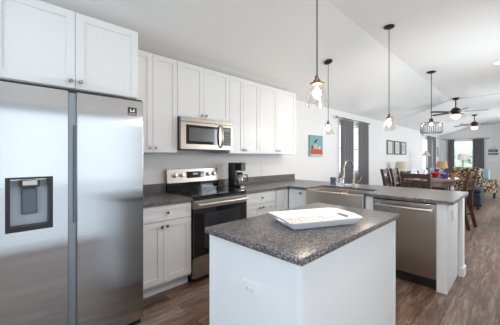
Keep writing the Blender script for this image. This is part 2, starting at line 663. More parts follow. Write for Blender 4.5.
def base(T, x0, x1, yf, depth, label, fronts, name='base_cabinet', group='white shaker base cabinets', toe=True):
    p = T @ Vector(((x0 + x1) / 2, yf, 0))
    t = thing(name, p, label, 'cabinet', group)
    m = MB(T).box(x0 + .001, x1 - .001, yf + .0205, yf + depth, .10, CZ - .001)
    m.build('body', CAB, t)
    MB(T).box(x0 + .001, x1 - .001, yf + .075, yf + depth, .001, .0995).build('toe_kick', TOE, t)
    for f in fronts:
        door(T, f[1], f[2], yf, f[3], f[4], t, f[5], f[0], .045 if f[0] == 'drawer' else .057)
    return t


base(I4, .90, 1.520, YB, WY - YB - .002, 'white base cabinet with one drawer and two doors between refrigerator and range',
     [('drawer', .904, 1.517, .722, .868, (1.245, .797)), ('door', .904, 1.2095, .125, .715, (1.185, .668)), ('door', 1.2095, 1.517, .125, .715, (1.238, .668))])
base(I4, 2.288, 2.90, YB, WY - YB - .002, 'white base cabinet with drawer and doors between range and corner, under the coffee maker',
     [('drawer', 2.291, 2.872, .722, .868, (2.595, .797)), ('door', 2.291, 2.582, .125, .715, (2.553, .668)), ('door', 2.582, 2.872, .125, .715, (2.612, .668))])
base(I4, 2.902, 3.172, YB, WY - YB - .002, 'narrow white corner base cabinet with one plain knobless door',
     [('door', 2.925, 3.1725, .125, .868, None)])
# peninsula: local x runs along -Y, local -y is -X
TP = Matrix.Translation((3.175, 0, 0)) @ Matrix.Rotation(-PI / 2, 4, 'Z')   # local (x,y) -> (3.175+y, -x)
PD = .588
base(TP, -2.420, -2.112, 0, PD, 'white peninsula base cabinet with one door at the inner corner beside the sink',
     [('door', -2.4185, -2.116, .125, .868, (-2.20, .825))])
t = base(TP, -2.11, -1.226, 0, PD, 'white sink base cabinet under the farmhouse apron sink',
         [('door', -2.085, -1.69, .125, .60, (-1.735, .55)), ('door', -1.69, -1.296, .125, .60, (-1.645, .55))])
bpy.data.objects.remove([c for c in COL.objects if c.parent == t and c.name.startswith('body')][0])
MB(TP).box(-2.108, -1.227, .0205, PD, .10, .62).box(-2.108, -2.092, .0205, PD, .6201, CZ - .001).box(-1.292, -1.227, 0, PD, .6201, CZ - .001).box(-1.292, -1.227, 0, .0203, .10, .62).build('body', CAB, t)
# end panel of the peninsula
t = thing('cabinet_end_panel', (3.175, .555, 0), 'white boxed end panel closing the peninsula beside the dishwasher', 'panel')
MB(TP).box(-.594, -.508, 0, PD, .001, CZ - .001).build('panel', CAB, t)
MB(TP).box(-.5075, -.503, .012, PD - .01, .03, CZ - .02).build('side_sheet', CAB, t)
# pony wall behind the peninsula cabinets
mb = MB().box(3.778, 3.905, .462, WY - .001, .0, CZ - .001)
mb.box(3.765, 3.778, .462, .502, 0, .10).box(3.765, 3.918, .449, .462, 0, .10).box(3.905, 3.918, .462, WY - .02, 0, .10)
struct(mb.build('wall_peninsula', TRIM))

# ------------------------------------------------------------------ countertops
CY = 2.398
t = thing('countertop', (1.2, 2.7, CZ), 'short speckled grey countertop between the refrigerator and the range', 'countertop', 'speckled grey countertops')
MB().box(.893, 1.519, CY, WY - .001, CZ, CT).build('slab', GRAN, t, bevel=.004)
MB().box(.893, 1.519, WY - .021, WY - .001, CT + .0005, CT + .105).build('backsplash', GRAN, t, bevel=.002)
t = thing('countertop', (3.3, 2.2, CZ), 'long speckled grey countertop turning the corner into the sink peninsula', 'countertop', 'speckled grey countertops')
XF, XB, YE = 3.145, 4.165, .456
SA, SB, SK = 2.088, 1.30, 3.60      # sink cut-out
mb = MB().prism([(2.289, CY), (XF, CY), (XF, SA), (SK, SA), (SK, SB), (XF, SB), (XF, YE), (XB, YE), (XB, WY - .001), (2.289, WY - .001)], 'z', CZ, CT)
mb.build('slab', GRAN, t, bevel=.004)
MB().box(2.289, 4.16, WY - .021, WY - .001, CT + .0005, CT + .105).build('backsplash', GRAN, t, bevel=.002)

# ------------------------------------------------------------------ kitchen island
IX0, IX1, IY0, IY1 = .931, 2.196, .642, 1.343
BX0, BX1, BY0, BY1 = .962, 2.168, .668, 1.320
t = thing('kitchen_island', (1.56, .99, 0), 'white kitchen island cabinet in the foreground', 'island')
MB().box(BX0, BX1, BY0, BY1, .001, CZ - .001).build('body', CAB, t)
for x in (BX0, BX1):
    for y in (BY0, BY1):
        sx, sy = (1 if x == BX0 else -1), (1 if y == BY0 else -1)
        m = MB()
        x2, y2 = x - sx * .006, y - sy * .006
        a, b = sorted((x2, x + sx * .022)); c, d = sorted((y2, y - sy * .0003))
        m.box(a, b, c, d, .002, CZ - .002)
        a, b = sorted((x2, x - sx * .0003)); c, d = sorted((y - sy * .0003, y + sy * .022))
        m.box(a, b, c, d, .002, CZ - .002)
        m.build('corner_trim', TRIM, t)
o = MB().box(IX0, IX1, IY0, IY1, CZ, CT, .006).build('countertop', GRAN, None, base=(1.56, .99, CZ), smooth=True)
tag(o, 'speckled grey countertop slab on the foreground island under the tray', 'countertop', 'speckled grey countertops')


def outlet(T, x, z, w, h, label, horizontal=False, group='outlet plates'):
    p = T @ Vector((x, 0, z))
    t = thing('outlet_plate', p, label, 'outlet', group)
    MB(T).box(x - w / 2, x + w / 2, -.006, -.0005, z - h / 2, z + h / 2).build('plate', CAB, t, bevel=.002)
    for s in (-1, 1):
        cx, cz = (x + s * .02, z) if horizontal else (x, z + s * .02)
        m = MB(T)
        m.loft([[(cx + .0145 * math.cos(2 * PI * i / 16), y, cz + .0145 * math.sin(2 * PI * i / 16)) for i in range(16)] for y in (-.0062, -.0085)])
        s_ = m.build('socket', CAB, t)
        m = MB(T)
        for q in (-.005, .005):
            if horizontal:
                m.box(cx - .004, cx + .004, -.0092, -.0086, cz + q - .001, cz + q + .001)
            else:
                m.box(cx + q - .001, cx + q + .001, -.0092, -.0086, cz - .004, cz + .004)
        m.build('slot', BLACK, s_)
    return t


TI = Matrix.Translation((BX0, 0, 0)) @ Matrix.Rotation(-PI / 2, 4, 'Z')
outlet(TI, -.973, .66, .122, .075, 'white horizontal outlet plate on the short side of the island', True)
TN = Matrix.Translation((3.62, .5025, 0))
outlet(TN, -.2, .74, .07, .115, 'white outlet plate on the peninsula end panel near the floor walkway')
TB = Matrix.Translation((0, WY, 0))
outlet(TB, 3.29, 1.13, .07, .115, 'white outlet plate on the wall above the long backsplash')

# ------------------------------------------------------------------ refrigerator
FX0, FX1, FF = -.045, .872, 2.09
t = thing('refrigerator', (.41, 2.5, 0), 'stainless side-by-side refrigerator with water dispenser in the left door', 'refrigerator')
MB().box(FX0, FX1 - .004, FF + .075, WY - .03, .03, 1.765).build('body', mat('fridge_side', lin(120, 122, 126), .45, .4), t)
MB().box(FX0 + .02, FX1 - .03, FF + .10, FF + .13, .001, .029).build('foot', BLACK, t)
DX0, DX1, DZ0, DZ1 = .067, .292, .893, 1.217
m = MB()
dr = .372
m.box(FX0, DX0, FF, FF + .07, .07, 1.774).box(DX1, dr, FF, FF + .07, .07, 1.774)
m.box(DX0, DX1, FF, FF + .07, .07, DZ0).box(DX0, DX1, FF, FF + .07, DZ1, 1.774).box(DX0, DX1, FF + .066, FF + .07, DZ0, DZ1)
ld = m.build('freezer_door', STEEL, t)
m = MB()
e = .022  # dark frame sides widened to stand in for the shadows there
m.box(DX0, DX0 + e, FF - .004, FF + .06, DZ0, DZ1).box(DX1 - e, DX1, FF - .004, FF + .06, DZ0, DZ1)
m.box(DX0 + e, DX1 - e, FF - .004, FF + .06, DZ0, DZ0 + .03).box(DX0 + e, DX1 - e, FF - .004, FF + .06, DZ1 - .012, DZ1)
disp = m.build('dispenser', DARKP, ld)
MB().box(DX0 + e, DX1 - e, FF + .052, FF + .062, DZ0 + .03, DZ1 - e).build('dispenser_back', DISPG, ld)
MB().box(DX0 + .075, DX1 - .075, FF + .035, FF + .048, DZ0 + .095, DZ1 - .07, .006).build('paddle', DISPP, ld)
MB().box(DX0 + .065, DX1 - .065, FF + .004, FF + .05, DZ1 - .062, DZ1 - e - .001, .004).build('nozzle_housing', BLACK, ld)
MB().box(DX0 + .078, DX1 - .078, FF + .000, FF + .0036, DZ1 - .05, DZ1 - .022, .001).build('control_strip', mat('control_silver', lin(186, 182, 176), .3, .5), ld)
m = MB().box(.378, .420, FF + .020, FF + .07, .07, 1.768)
hd = m.build('handle_recess', GREYM, t)
MB().box(.405, .4199, FF + .004, FF + .0195, .9, 1.55).build('grip_shade', mat('grip_shadow_plastic', lin(96, 104, 112), .4, .4), hd)  # darker strip stands in for the shade of the handle pocket
m = MB().box(.4205, FX1, FF, FF + .07, .07, 1.774)
rd = m.build('refrigerator_door', STEEL, t, bevel=.006)
bz = 1.655
MB().box(.752, .818, FF - .0016, FF - .0004, bz, bz + .062).build('badge', BLACK, rd)
m = MB().box(.768, .776, FF - .003, FF - .0018, bz + .028, bz + .05).box(.794, .802, FF - .003, FF - .0018, bz + .028, bz + .05).box(.776, .794, FF - .003, FF - .0018, bz + .028, bz + .035)
m.build('badge_mark', WHITEP, rd)
MB().box(.756, .814, FF - .003, FF - .0018, bz + .003, bz + .02).build('badge_caption', mat('badge_grey', lin(140, 140, 142), .4), rd)
MB().box(FX0, FX1, FF + .03, FF + .10, 1.7755, 1.79).build('hinge_cover', BLACK, t)
MB().box(FX0 + .01, FX1 - .01, FF + .03, FF + .07, .03, .066).build('grille', BLACK, t)

# ------------------------------------------------------------------ microwave
t = thing('microwave', (1.9, 2.85, 1.42), 'stainless over-the-range microwave with black window mounted under the short cabinet', 'microwave')
MX0, MX1, MF, MZ0, MZ1 = 1.526, 2.284, 2.655, 1.418, 1.797
MB().box(MX0, MX1, MF + .035, WY - .003, MZ0 + .012, MZ1).build('body', mat('microwave_case', lin(58, 58, 60), .45, .3), t)
MB().box(MX0 + .02, MX1 - .02, MF + .06, WY - .06, MZ0, MZ0 + .0115).build('bottom_vent', BLACK, t)
m = MB().box(MX0, MX1, MF + .004, MF + .0345, MZ1 - .052, MZ1)
m.build('vent_strip', STEEL2, t, bevel=.003)
# door with a window opening
wx0, wx1, wz0, wz1 = 1.592, 2.062, 1.487, 1.708
dx1 = 2.108
m = MB()
zt = MZ1 - .056
m.box(MX0, wx0, MF, MF + .034, MZ0 + .012, zt).box(wx1, dx1, MF, MF + .034, MZ0 + .012, zt)
m.box(wx0, wx1, MF, MF + .034, MZ0 + .012, wz0).box(wx0, wx1, MF, MF + .034, wz1, zt)
d = m.build('door', STEEL2, t)
MB().box(wx0, wx1, MF + .002, MF + .02, wz0, wz1).build('window', BLACKG, d)
MB().box(wx0 + .04, wx1 - .075, MF + .0008, MF + .0018, wz0 + .035, wz1 - .03).build('window_mesh', MESHW, d)
m = MB()
hx = 2.082
m.tube([(hx, MF - .002, wz0 - .03), (hx, MF - .03, wz0 - .005), (hx, MF - .045, 1.55), (hx, MF - .05, 1.6), (hx, MF - .045, 1.65), (hx, MF - .03, wz1 + .005), (hx, MF - .002, wz1 + .025)], .011, 10)
m.build('handle', HANDLE, d, smooth=True)
m = MB().box(dx1 + .002, MX1, MF, MF + .034, MZ0 + .012, zt)
c = m.build('control_panel', STEEL2, t)
MB().box(dx1 + .006, MX1 - .03, MF - .002, MF - .0003, wz0 - .005, wz1 + .005).build('keypad', BLACK, c)
MB().box(dx1 + .025, MX1 - .05, MF - .0032, MF - .0022, wz1 - .04, wz1 - .015).build('display', mat('dim_display', lin(70, 92, 96), .2), c)
for i in range(3):
    for j in range(4):
        MB().box(dx1 + .025 + i * .036, dx1 + .047 + i * .036, MF - .0032, MF - .0022, wz0 + .02 + j * .034, wz0 + .034 + j * .034).build('key', mat('grey_keys', lin(80, 80, 82), .4), c)

# ------------------------------------------------------------------ range
t = thing('range', (1.9, 2.7, 0), 'stainless electric range with black glass cooktop between the white base cabinets', 'range')
RX0, RX1 = 1.5245, 2.2845
RF = 2.392
MB().box(RX0, RX1, RF + .045, WY - .035, .05, .895).build('body', BLACK, t)
for a in (RX0 + .03, RX1 - .07):
    for b in (RF + .08, WY - .12):
        MB().box(a, a + .04, b, b + .04, .001, .0495).build('foot', BLACK, t)
ck = MB().box(RX0, RX1, RF + .004, WY - .10, .8955, .927, .004).build('cooktop', BLACKG, t)
for (x, y, r) in ((1.72, 2.56, .10), (2.09, 2.56, .085), (1.72, 2.80, .075), (2.09, 2.80, .10)):
    m = MB()
    m.loft([[(x + rr * math.cos(2 * PI * i / 32), y + rr * math.sin(2 * PI * i / 32), z) for i in range(32)] for rr, z in ((r - .004, .9272), (r - .004, .9276), (r, .9276), (r, .9272))], cap=False)
    m.build('burner_ring', mat('burner_grey', lin(64, 64, 66), .3), ck)
# backguard
m = MB().prism([(2.965, 1.018), (WY - .036, 1.018), (WY - .036, 1.19), (2.985, 1.19)], 'x', RX0, RX1)
bg = m.build('backguard', STEEL2, t, bevel=.003)
MB().box(RX0, RX1, 2.962, WY - .036, .8955, 1.0175).build('backguard_base', BLACKG, t)


def on_guard(x, z):   # y of the sloped face
    return 2.965 + (z - 1.018) / .172 * .02


for x in (1.625, 1.722, 2.121, 2.212):
    m = MB()
    zc = 1.112
    yf = on_guard(0, zc)
    m.loft([[(x + r * math.cos(2 * PI * i / 20), yf - y, zc + r * math.sin(2 * PI * i / 20)) for i in range(20)] for r, y in ((.030, .001), (.030, .006), (.023, .008), (.021, .034), (.012, .036))])
    m.build('burner_knob', HANDLE, bg, smooth=True)
yf = on_guard(0, 1.075) - .002
m = MB().prism([(yf - .001, 1.07), (yf + .006, 1.07), (yf + .014, 1.152), (yf + .006, 1.152)], 'x', 1.79, 2.06)
dp = m.build('display_panel', BLACKG, bg)
MB().box(1.885, 1.955, yf - .0005, yf + .003, 1.112, 1.132).build('clock_display', emission('clock_digits', (.55, .8, .9, 1), .5), dp)
# oven door
m = MB()
gz0, gz1 = .30, .785
m.box(RX0 + .002, RX1 - .002, RF - .004, RF + .04, .788, .876)
od = m.build('oven_door', STEEL2, t, bevel=.004)
MB().box(RX0 + .002, RX1 - .002, RF - .004, RF + .04, .262, .7875).build('door_glass', BLACKG, od)
MB().box(RX0 + .13, RX1 - .12, RF - .0056, RF - .0042, .36, .735).build('oven_window', DARKG, od)
MB().box(RX0 + .004, RX1 - .004, RF - .006, RF - .0042, .262, .285).build('door_bottom_trim', STEEL2, od)
m = MB().tube([(RX0 + .03, RF - .045, .836), (RX1 - .03, RF - .045, .836)], .015, 12)
m.box(RX0 + .05, RX0 + .075, RF - .045, RF - .0045, .826, .846).box(RX1 - .075, RX1 - .05, RF - .045, RF - .0045, .826, .846)
m.build('handle', HANDLE, od, smooth=True)
MB().box(RX0 + .002, RX1 - .002, RF - .002, RF + .04, .062, .256).build('storage_drawer', STEEL2, t, bevel=.004)

# ------------------------------------------------------------------ dishwasher
t = thing('dishwasher', (3.47, .9, 0), 'stainless dishwasher with bar handle near the end of the peninsula', 'dishwasher')
MB(TP).box(-1.205, -.596, .045, PD - .01, .10, CZ - .004).build('body', BLACK, t)
dd = MB(TP).box(-1.205, -.598, -.005, .044, .112, .862).build('door', STEELD, t, bevel=.006)
m = MB(TP).tube([(-1.165, -.006, .80), (-1.165, -.045, .805), (-1.12, -.055, .806), (-.68, -.055, .806), (-.635, -.045, .805), (-.635, -.006, .80)], .013, 10)
m.build('handle', HANDLE, dd, smooth=True)
MB(TP).box(-1.205, -.598, .0, .044, .8625, CZ - .006).build('control_strip', BLACK, dd)
MB(TP).box(-1.205, -.598, .05, .07, .008, .0995).build('kick_plate', BLACK, t)
m = MB(TP).box(-1.2245, -1.2065, -.001, PD, .001, CZ - .001)
tag(m.build('filler_panel', CAB, None, base=(3.175, 1.215, 0)), 'slim white filler panel between the sink cabinet and the dishwasher', 'panel')

# ------------------------------------------------------------------ sink, faucet, things by the sink
t = thing('farmhouse_sink', (3.36, 1.69, .62), 'stainless apron-front farmhouse sink with two bowls set in the peninsula', 'sink')
m = MB()
sx0, sx1, sy0, sy1, sz0, sz1 = 3.122, 3.596, 1.302, 2.086, .622, .888
m.box(sx0, sx0 + .03, sy0, sy1, sz0, sz1)
m.box(sx1 - .012, sx1, sy0, sy1, sz0, sz1)
m.box(sx0 + .03, sx1 - .012, sy0, sy0 + .012, sz0, sz1).box(sx0 + .03, sx1 - .012, sy1 - .012, sy1, sz0, sz1)
m.box(sx0 + .03, sx1 - .012, sy0 + .012, sy1 - .012, sz0, sz0 + .012)
m.build('basin', SINKM, t, bevel=.006)
MB().box(sx0 + .0305, sx1 - .0125, 1.685, 1.71, sz0 + .0125, sz1 - .03).build('divider', SINKM, t, bevel=.006)
for y in (1.5, 1.9):
    MB().lathe([(.045, sz0 + .0125), (.045, sz0 + .015), (.02, sz0 + .0145)], 3.36, y).build('drain', NICKEL, t, smooth=True)
t = thing('faucet', (3.69, 1.675, CT), 'brushed nickel gooseneck faucet arching over the sink', 'faucet')
m = MB().lathe([(.028, CT + .0005), (.028, CT + .012), (.021, CT + .018), (.019, CT + .11), (.014, CT + .12)], 3.69, 1.675)
m.build('base', NICKEL, t, smooth=True)
pth = [(3.69, 1.675, CT + .118), (3.69, 1.675, CT + .25)]
for i in range(11):
    a = i / 10 * PI * 1.02
    pth.append((3.69 - .125 + .125 * math.cos(a), 1.675 + .02 * i / 10, CT + .25 + .125 * math.sin(a)))
MB().tube(pth, .0125, 12).build('spout', NICKEL, t, smooth=True)
ex, ey, ez = pth[-1]
MB().tube([(ex, ey, ez - .001), (ex - .006, ey + .002, ez - .03), (ex - .012, ey + .004, ez - .10)], [.0135, .019, .021], 12).build('spray_head', NICKEL, t, smooth=True)
MB().tube([(3.69, 1.655, CT + .07), (3.70, 1.60, CT + .075), (3.71, 1.57, CT + .115), (3.71, 1.562, CT + .15)], [.013, .013, .011, .008], 10).build('lever', NICKEL, t, smooth=True)
t = thing('tumbler', (3.78, 2.03, CT), 'smoky blue glass tumbler on the counter behind the sink', 'glass')
MB().lathe([(.040, CT + .0005), (.046, CT + .112), (.042, CT + .112), (.037, CT + .008)], 3.78, 2.03).build('cup', BLUEG, t, smooth=True)
t = thing('soap_dispenser', (3.80, 1.90, CT), 'clear soap bottle with pump beside the blue tumbler', 'soap dispenser')
MB().lathe([(.036, CT + .0005), (.038, CT + .07), (.030, CT + .10), (.012, CT + .115), (.012, CT + .122)], 3.80, 1.90).build('bottle', TABLEG, t, smooth=True)
MB().lathe([(.015, CT + .1225), (.015, CT + .137), (.005, CT + .138), (.005, CT + .172)], 3.80, 1.90, 14).tube([(3.80, 1.90, CT + .168), (3.77, 1.905, CT + .170), (3.748, 1.908, CT + .162)], .006, 8).build('pump', NICKEL, t, smooth=True)
t = thing('soap_dish', (3.80, 1.78, CT), 'low white oblong dish behind the sink between soap bottle and faucet', 'dish')
MB().box(3.76, 3.84, 1.745, 1.865, CT + .0005, CT + .016, .006).build('dish', WHITEP, t)

# ------------------------------------------------------------------ coffee maker
kx, ky = 2.465, 2.79
t = thing('coffee_maker', (kx, ky, CT), 'black and steel drip coffee maker on the counter beside the range', 'coffee maker')
z = CT + .0005
MB().box(kx - .05, kx + .072, ky - .13, ky + .12, z, z + .035, .008).build('base', BLACK, t)
MB().box(kx - .05, kx - .022, ky - .02, ky + .12, z + .0355, z + .345, .01).build('water_tank', mat('tank_tint', lin(48, 58, 66), .12), t)
MB().box(kx - .021, kx + .072, ky + .045, ky + .12, z + .0355, z + .345, .01).build('column', BLACK, t)
MB().box(kx - .021, kx + .072, ky - .12, ky + .0445, z + .235, z + .345, .012).build('filter_housing', BLACK, t)
cf = MB().lathe([(.048, z + .037), (.054, z + .09), (.048, z + .15), (.038, z + .18)], kx + .022, ky - .055).build('carafe', CARAFE, t, smooth=True)
MB().lathe([(.038, z + .1805), (.04, z + .205), (.03, z + .212)], kx + .022, ky - .055).build('carafe_lid', BLACK, cf)
MB().tube([(kx + .065, ky - .09, z + .18), (kx + .095, ky - .12, z + .175), (kx + .10, ky - .12, z + .09), (kx + .07, ky - .085, z + .07)], .009, 8).build('carafe_handle', BLACK, cf, smooth=True)
MB().lathe([(.0555, z + .085), (.0558, z + .105), (.0535, z + .107), (.0535, z + .083)], kx + .022, ky - .055).build('carafe_band', NICKEL, cf, smooth=True)
MB().box(kx - .03, kx + .055, ky - .1335, ky - .1305, z + .006, z + .028).build('front_strip', NICKEL, t)

# ------------------------------------------------------------------ tray on the island
tx, ty, tz = 1.515, .955, CT
ta = math.radians(-25)
t = thing('serving_tray', (tx, ty, tz), 'white wooden serving tray with flared sides and cut-out handles on the island', 'tray')
TT = Matrix.Translation((tx, ty, tz)) @ Matrix.Rotation(ta, 4, 'Z')
L2, W2_ = .205, .128
LO, WO = .245, .166
H = .046
z0 = .001
MB(TT).box(-L2, L2, -W2_, W2_, z0, .010).build('bottom', TRAYM, t)


def quad_side(m, a, b, A, B, th, nrm):
    """sloped slab between lower edge a-b and upper edge A-B, th thick outward"""
    q = [Vector(a), Vector(b), Vector(B), Vector(A)]
    n = Vector(nrm) * th
    lo = [m.bm.verts.new(v) for v in q]
    hi = [m.bm.verts.new(v + n) for v in q]
    m.bm.faces.new(lo[::-1]); m.bm.faces.new(hi)
    for i in range(4):
        j = (i + 1) % 4
        m.bm.faces.new((lo[i], lo[j], hi[j], hi[i]))
    m._done(lo + hi)


for s in (-1, 1):
    m = MB(TT)
    quad_side(m, (-L2, s * W2_, z0), (L2, s * W2_, z0), (-LO, s * WO, H), (LO, s * WO, H), .009, (0, s, .2))
    m.build('long_side', TRAYM, t)
for s in (-1, 1):
    m = MB(TT)
    f = lambda y, z: (s * (L2 + (LO - L2) * (z - z0) / (H - z0)), y, z)
    hw = .055
    hz0, hz1 = .020, .036
    wl = lambda z: W2_ + (WO - W2_) * (z - z0) / (H - z0)
    Hh = .054
    nr = (s, 0, .2)
    quad_side(m, f(-wl(z0), z0), f(wl(z0), z0), f(-wl(hz0), hz0), f(wl(hz0), hz0), .009, nr)
    quad_side(m, f(-wl(hz0), hz0), f(-hw, hz0), f(-wl(hz1), hz1), f(-hw, hz1), .009, nr)
    quad_side(m, f(hw, hz0), f(wl(hz0), hz0), f(hw, hz1), f(wl(hz1), hz1), .009, nr)
    quad_side(m, f(-wl(hz1), hz1), f(wl(hz1), hz1), f(-wl(H), H), f(wl(H), H), .009, nr)
    quad_side(m, f(-wl(H), H), f(wl(H), H), f(-hw * 1.6, Hh), f(hw * 1.6, Hh), .009, nr)
    m.build('handle_end', TRAYM, t)
m = MB(TT).box(-L2 + .012, L2 - .012, -W2_ + .012, W2_ - .012, .0103, .0115)
m.build('printed_liner', mat_voronoi('printed_liner_pattern', [lin(222, 222, 222), lin(210, 206, 202), lin(226, 226, 228), lin(192, 186, 181), lin(224, 224, 222)], 70, .5), t)


# ------------------------------------------------------------------ pendants
def lamp_light(t, loc, power, r=.03, color=(1.0, .86, .72)):
    l = bpy.data.lights.new('lamp_light', 'POINT')
    l.energy = power
    l.color = color
    l.shadow_soft_size = r
    o = bpy.data.objects.new('lamp_light', l)
    COL.objects.link(o)
    o.parent = t
    o.location = Vector(loc) - t.location


def pendant(x, y, zb, zc, tilt, label):
    """clear glass cone pendant, zb rim height, zc ceiling height"""
    t = thing('pendant_lamp', (x, y, zc), label, 'pendant lamp', 'clear glass pendants')
    m = MB().lathe([(.062, 0), (.062, -.014), (.045, -.024), (.012, -.028)], 0, 0, 28)
    if tilt:
        bmesh.ops.rotate(m.bm, cent=(0, 0, 0), matrix=Matrix.Rotation(tilt, 3, 'X'), verts=m.bm.verts)
    bmesh.ops.translate(m.bm, vec=(x, y, zc - .001 - (.012 if tilt else 0)), verts=m.bm.verts)
    m.build('canopy', BRONZE, t, smooth=True)
    st = zb + .148          # top of the glass
    MB().tube([(x, y, st + .062), (x, y, zc - .026)], .0042, 8).build('cord', BRONZE, t, smooth=True)
    MB().lathe([(.046, st - .001), (.050, st + .004), (.046, st + .010), (.026, st + .014), (.024, st + .030), (.016, st + .034), (.014, st + .056), (.006, st + .064)], x, y).build('socket_cap', BRASS, t, smooth=True)
    MB().lathe([(.085, zb), (.085, zb + .004), (.046, st - .004), (.0435, st - .004), (.082, zb + .004), (.082, zb)], x, y, 32, cap=False).build('glass_shade', CLEAR, t, smooth=True)
    MB().lathe([(.008, zb + .135), (.011, zb + .125), (.020, zb + .09), (.022, zb + .075), (.017, zb + .058), (.005, zb + .05)], x, y, 20).build('bulb', BULB, t, smooth=True)
    lamp_light(t, (x, y, zb + .09), 12)
    return t


def ceil_z(y):
    return FH if y <= FY else FH + k * (y - FY)


TL = math.atan(k)
pendant(1.61, .985, 1.688, FH, 0, 'large clear glass cone pendant hanging above the kitchen island')
pendant(3.62, 2.025, 1.672, ceil_z(2.025), TL, 'clear glass cone pendant over the sink, nearest the wall picture')
pendant(3.58, 1.165, 1.668, FH, 0, 'clear glass cone pendant over the peninsula, in front of the three framed pictures')

# chandelier over the dining table
cx, cy = 6.06, 1.216
t = thing('chandelier', (cx, cy, FH), 'round drum chandelier of thin vertical rods above the dining table', 'chandelier')
MB().lathe([(.075, FH - .001), (.075, FH - .018), (.05, FH - .028), (.012, FH - .03)], cx, cy).build('canopy', BRONZE, t, smooth=True)
MB().tube([(cx, cy, FH - .03), (cx, cy, 2.075)], .006, 8).build('stem', BRONZE, t)
MB().lathe([(.012, 2.08), (.034, 2.072), (.034, 2.0), (.03, 1.995)], cx, cy).build('socket_cap', BRONZE, t, smooth=True)
m = MB()
for i in range(4):
    a = i * PI / 2 + .3
    m.tube([(cx, cy, 2.01), (cx + .158 * math.cos(a), cy + .158 * math.sin(a), 1.998)], .004, 6)
m.build('spokes', BRONZE, t)
for zz, rr in ((1.985, .160), (1.80, .165)):
    m = MB()
    m.tube([(cx + rr * math.cos(i * PI / 18), cy + rr * math.sin(i * PI / 18), zz) for i in range(37)], .006, 8, cap=False)
    m.build('ring', BRONZE, t, smooth=True)
RODM = mat('pale_rod', lin(84, 86, 90), .35, .5)
for i in range(36):
    a = i * 2 * PI / 36
    c_, s_ = math.cos(a), math.sin(a)
    MB().tube([(cx + .160 * c_, cy + .160 * s_, 1.983), (cx + .176 * c_, cy + .176 * s_, 1.965), (cx + .180 * c_, cy + .180 * s_, 1.89), (cx + .178 * c_, cy + .178 * s_, 1.815), (cx + .165 * c_, cy + .165 * s_, 1.80)], .0036, 6).build('rod', RODM, t, smooth=True)
MB().lathe([(.012, 1.994), (.026, 1.975), (.028, 1.96), (.018, 1.942), (.005, 1.936)], cx, cy, 16).build('bulb', BULB, t, smooth=True)
lamp_light(t, (cx, cy, 1.95), 6)


# ------------------------------------------------------------------ ceiling fans
def fan(x, y, rz, label):
    t = thing('ceiling_fan', (x, y, FH), label, 'ceiling fan', 'dark ceiling fans', rz=0)
    MB().lathe([(.085, FH - .001), (.085, FH - .02), (.05, FH - .055), (.02, FH - .062)], x, y).build('canopy', BRONZE, t, smooth=True)
    MB().tube([(x, y, FH - .062), (x, y, 2.685)], .014, 10).build('downrod', BRONZE, t)
    MB().lathe([(.03, 2.71), (.06, 2.70), (.11, 2.655), (.125, 2.61), (.11, 2.575), (.08, 2.555)], x, y, 28).build('motor', BRONZE, t, smooth=True)
    lk = MB().lathe([(.08, 2.554), (.108, 2.54), (.116, 2.52), (.112, 2.515)], x, y, 28).build('light_kit', BRASS, t, smooth=True)
    MB().lathe([(.110, 2.514), (.112, 2.47), (.095, 2.41), (.05, 2.385)], x, y, 28).build('light_bowl', BOWLE, lk, smooth=True)
    for i in range(5):
        R = Matrix.Translation((x, y, 2.585)) @ Matrix.Rotation(rz + i * 2 * PI / 5, 4, 'Z') @ Matrix.Rotation(math.radians(11), 4, 'X')
        m = MB(R)
        m.prism([(.20, -.055), (.30, -.055), (.63, -.062), (.68, -.045), (.69, 0), (.68, .045), (.63, .062), (.30, .055), (.20, .055)], 'z', -.004, .004)
        b = m.build('blade', BLADE, t)
        MB(R).box(.12, .26, -.018, .018, .005, .012).build('blade_iron', BRONZE, b)
    return t


fan(9.25, 1.285, math.radians(-80), 'dark ceiling fan with lit bowl, the nearer one behind the chandelier')
fan(13.4, 1.285, math.radians(-70), 'dark ceiling fan with lit bowl, the farther one by the end wall')

# recessed ceiling lights
def can(x, y, label):
    t = thing('recessed_light', (x, y, FH), label, 'ceiling light', 'recessed ceiling lights')
    MB().lathe([(.092, FH - .0005), (.092, FH - .006), (.07, FH - .008), (.07, FH - .0045)], x, y, 28).build('ring', WHITEP, t, smooth=True)
    MB().lathe([(.069, FH - .0015), (.068, FH - .010), (.05, FH - .020), (.02, FH - .024)], x, y, 28).build('lens', CANE, t)
    l = bpy.data.lights.new('lamp_light', 'AREA')
    l.shape = 'DISK'
    l.size = .13
    l.energy = 8
    l.color = (1.0, .93, .84)
    o = bpy.data.objects.new('lamp_light', l)
    COL.objects.link(o)
    o.parent = t
    o.location = (0, 0, -.030)


can(6.3, .27, 'round lit recessed ceiling light between the chandelier and the picture edge')
can(.5, .25, 'added unseen recessed ceiling light above the floor before the refrigerator')  # out of view, added to brighten the kitchen floor
can(2.35, .25, 'added unseen recessed ceiling light above the floor beside the island')  # unseen extra fixture, added to light floor and island top


# ------------------------------------------------------------------ curtains
def curtain(m_, axis, a0, a1, pos, z0, z1, waves, amp, parent=None, label=''):
    n = waves * 10
    rings = []
    for zz, sp in ((z0, 1.0), (z0 + (z1 - z0) * .5, .97), (z1, .95)):
        row_f, row_b = [], []
        for i in range(n + 1):
            u = i / n
            a = (a0 + a1) / 2 + (u - .5) * (a1 - a0) * sp
            y = pos + amp * math.sin(u * waves * 2 * PI)
            row_f.append((a, y) if axis == 'x' else (y, a))
            row_b.append((a, y + .004) if axis == 'x' else (y + .004, a))
        rings.append([(p[0], p[1], zz) for p in row_f + row_b[::-1]])
    m_.loft(rings)


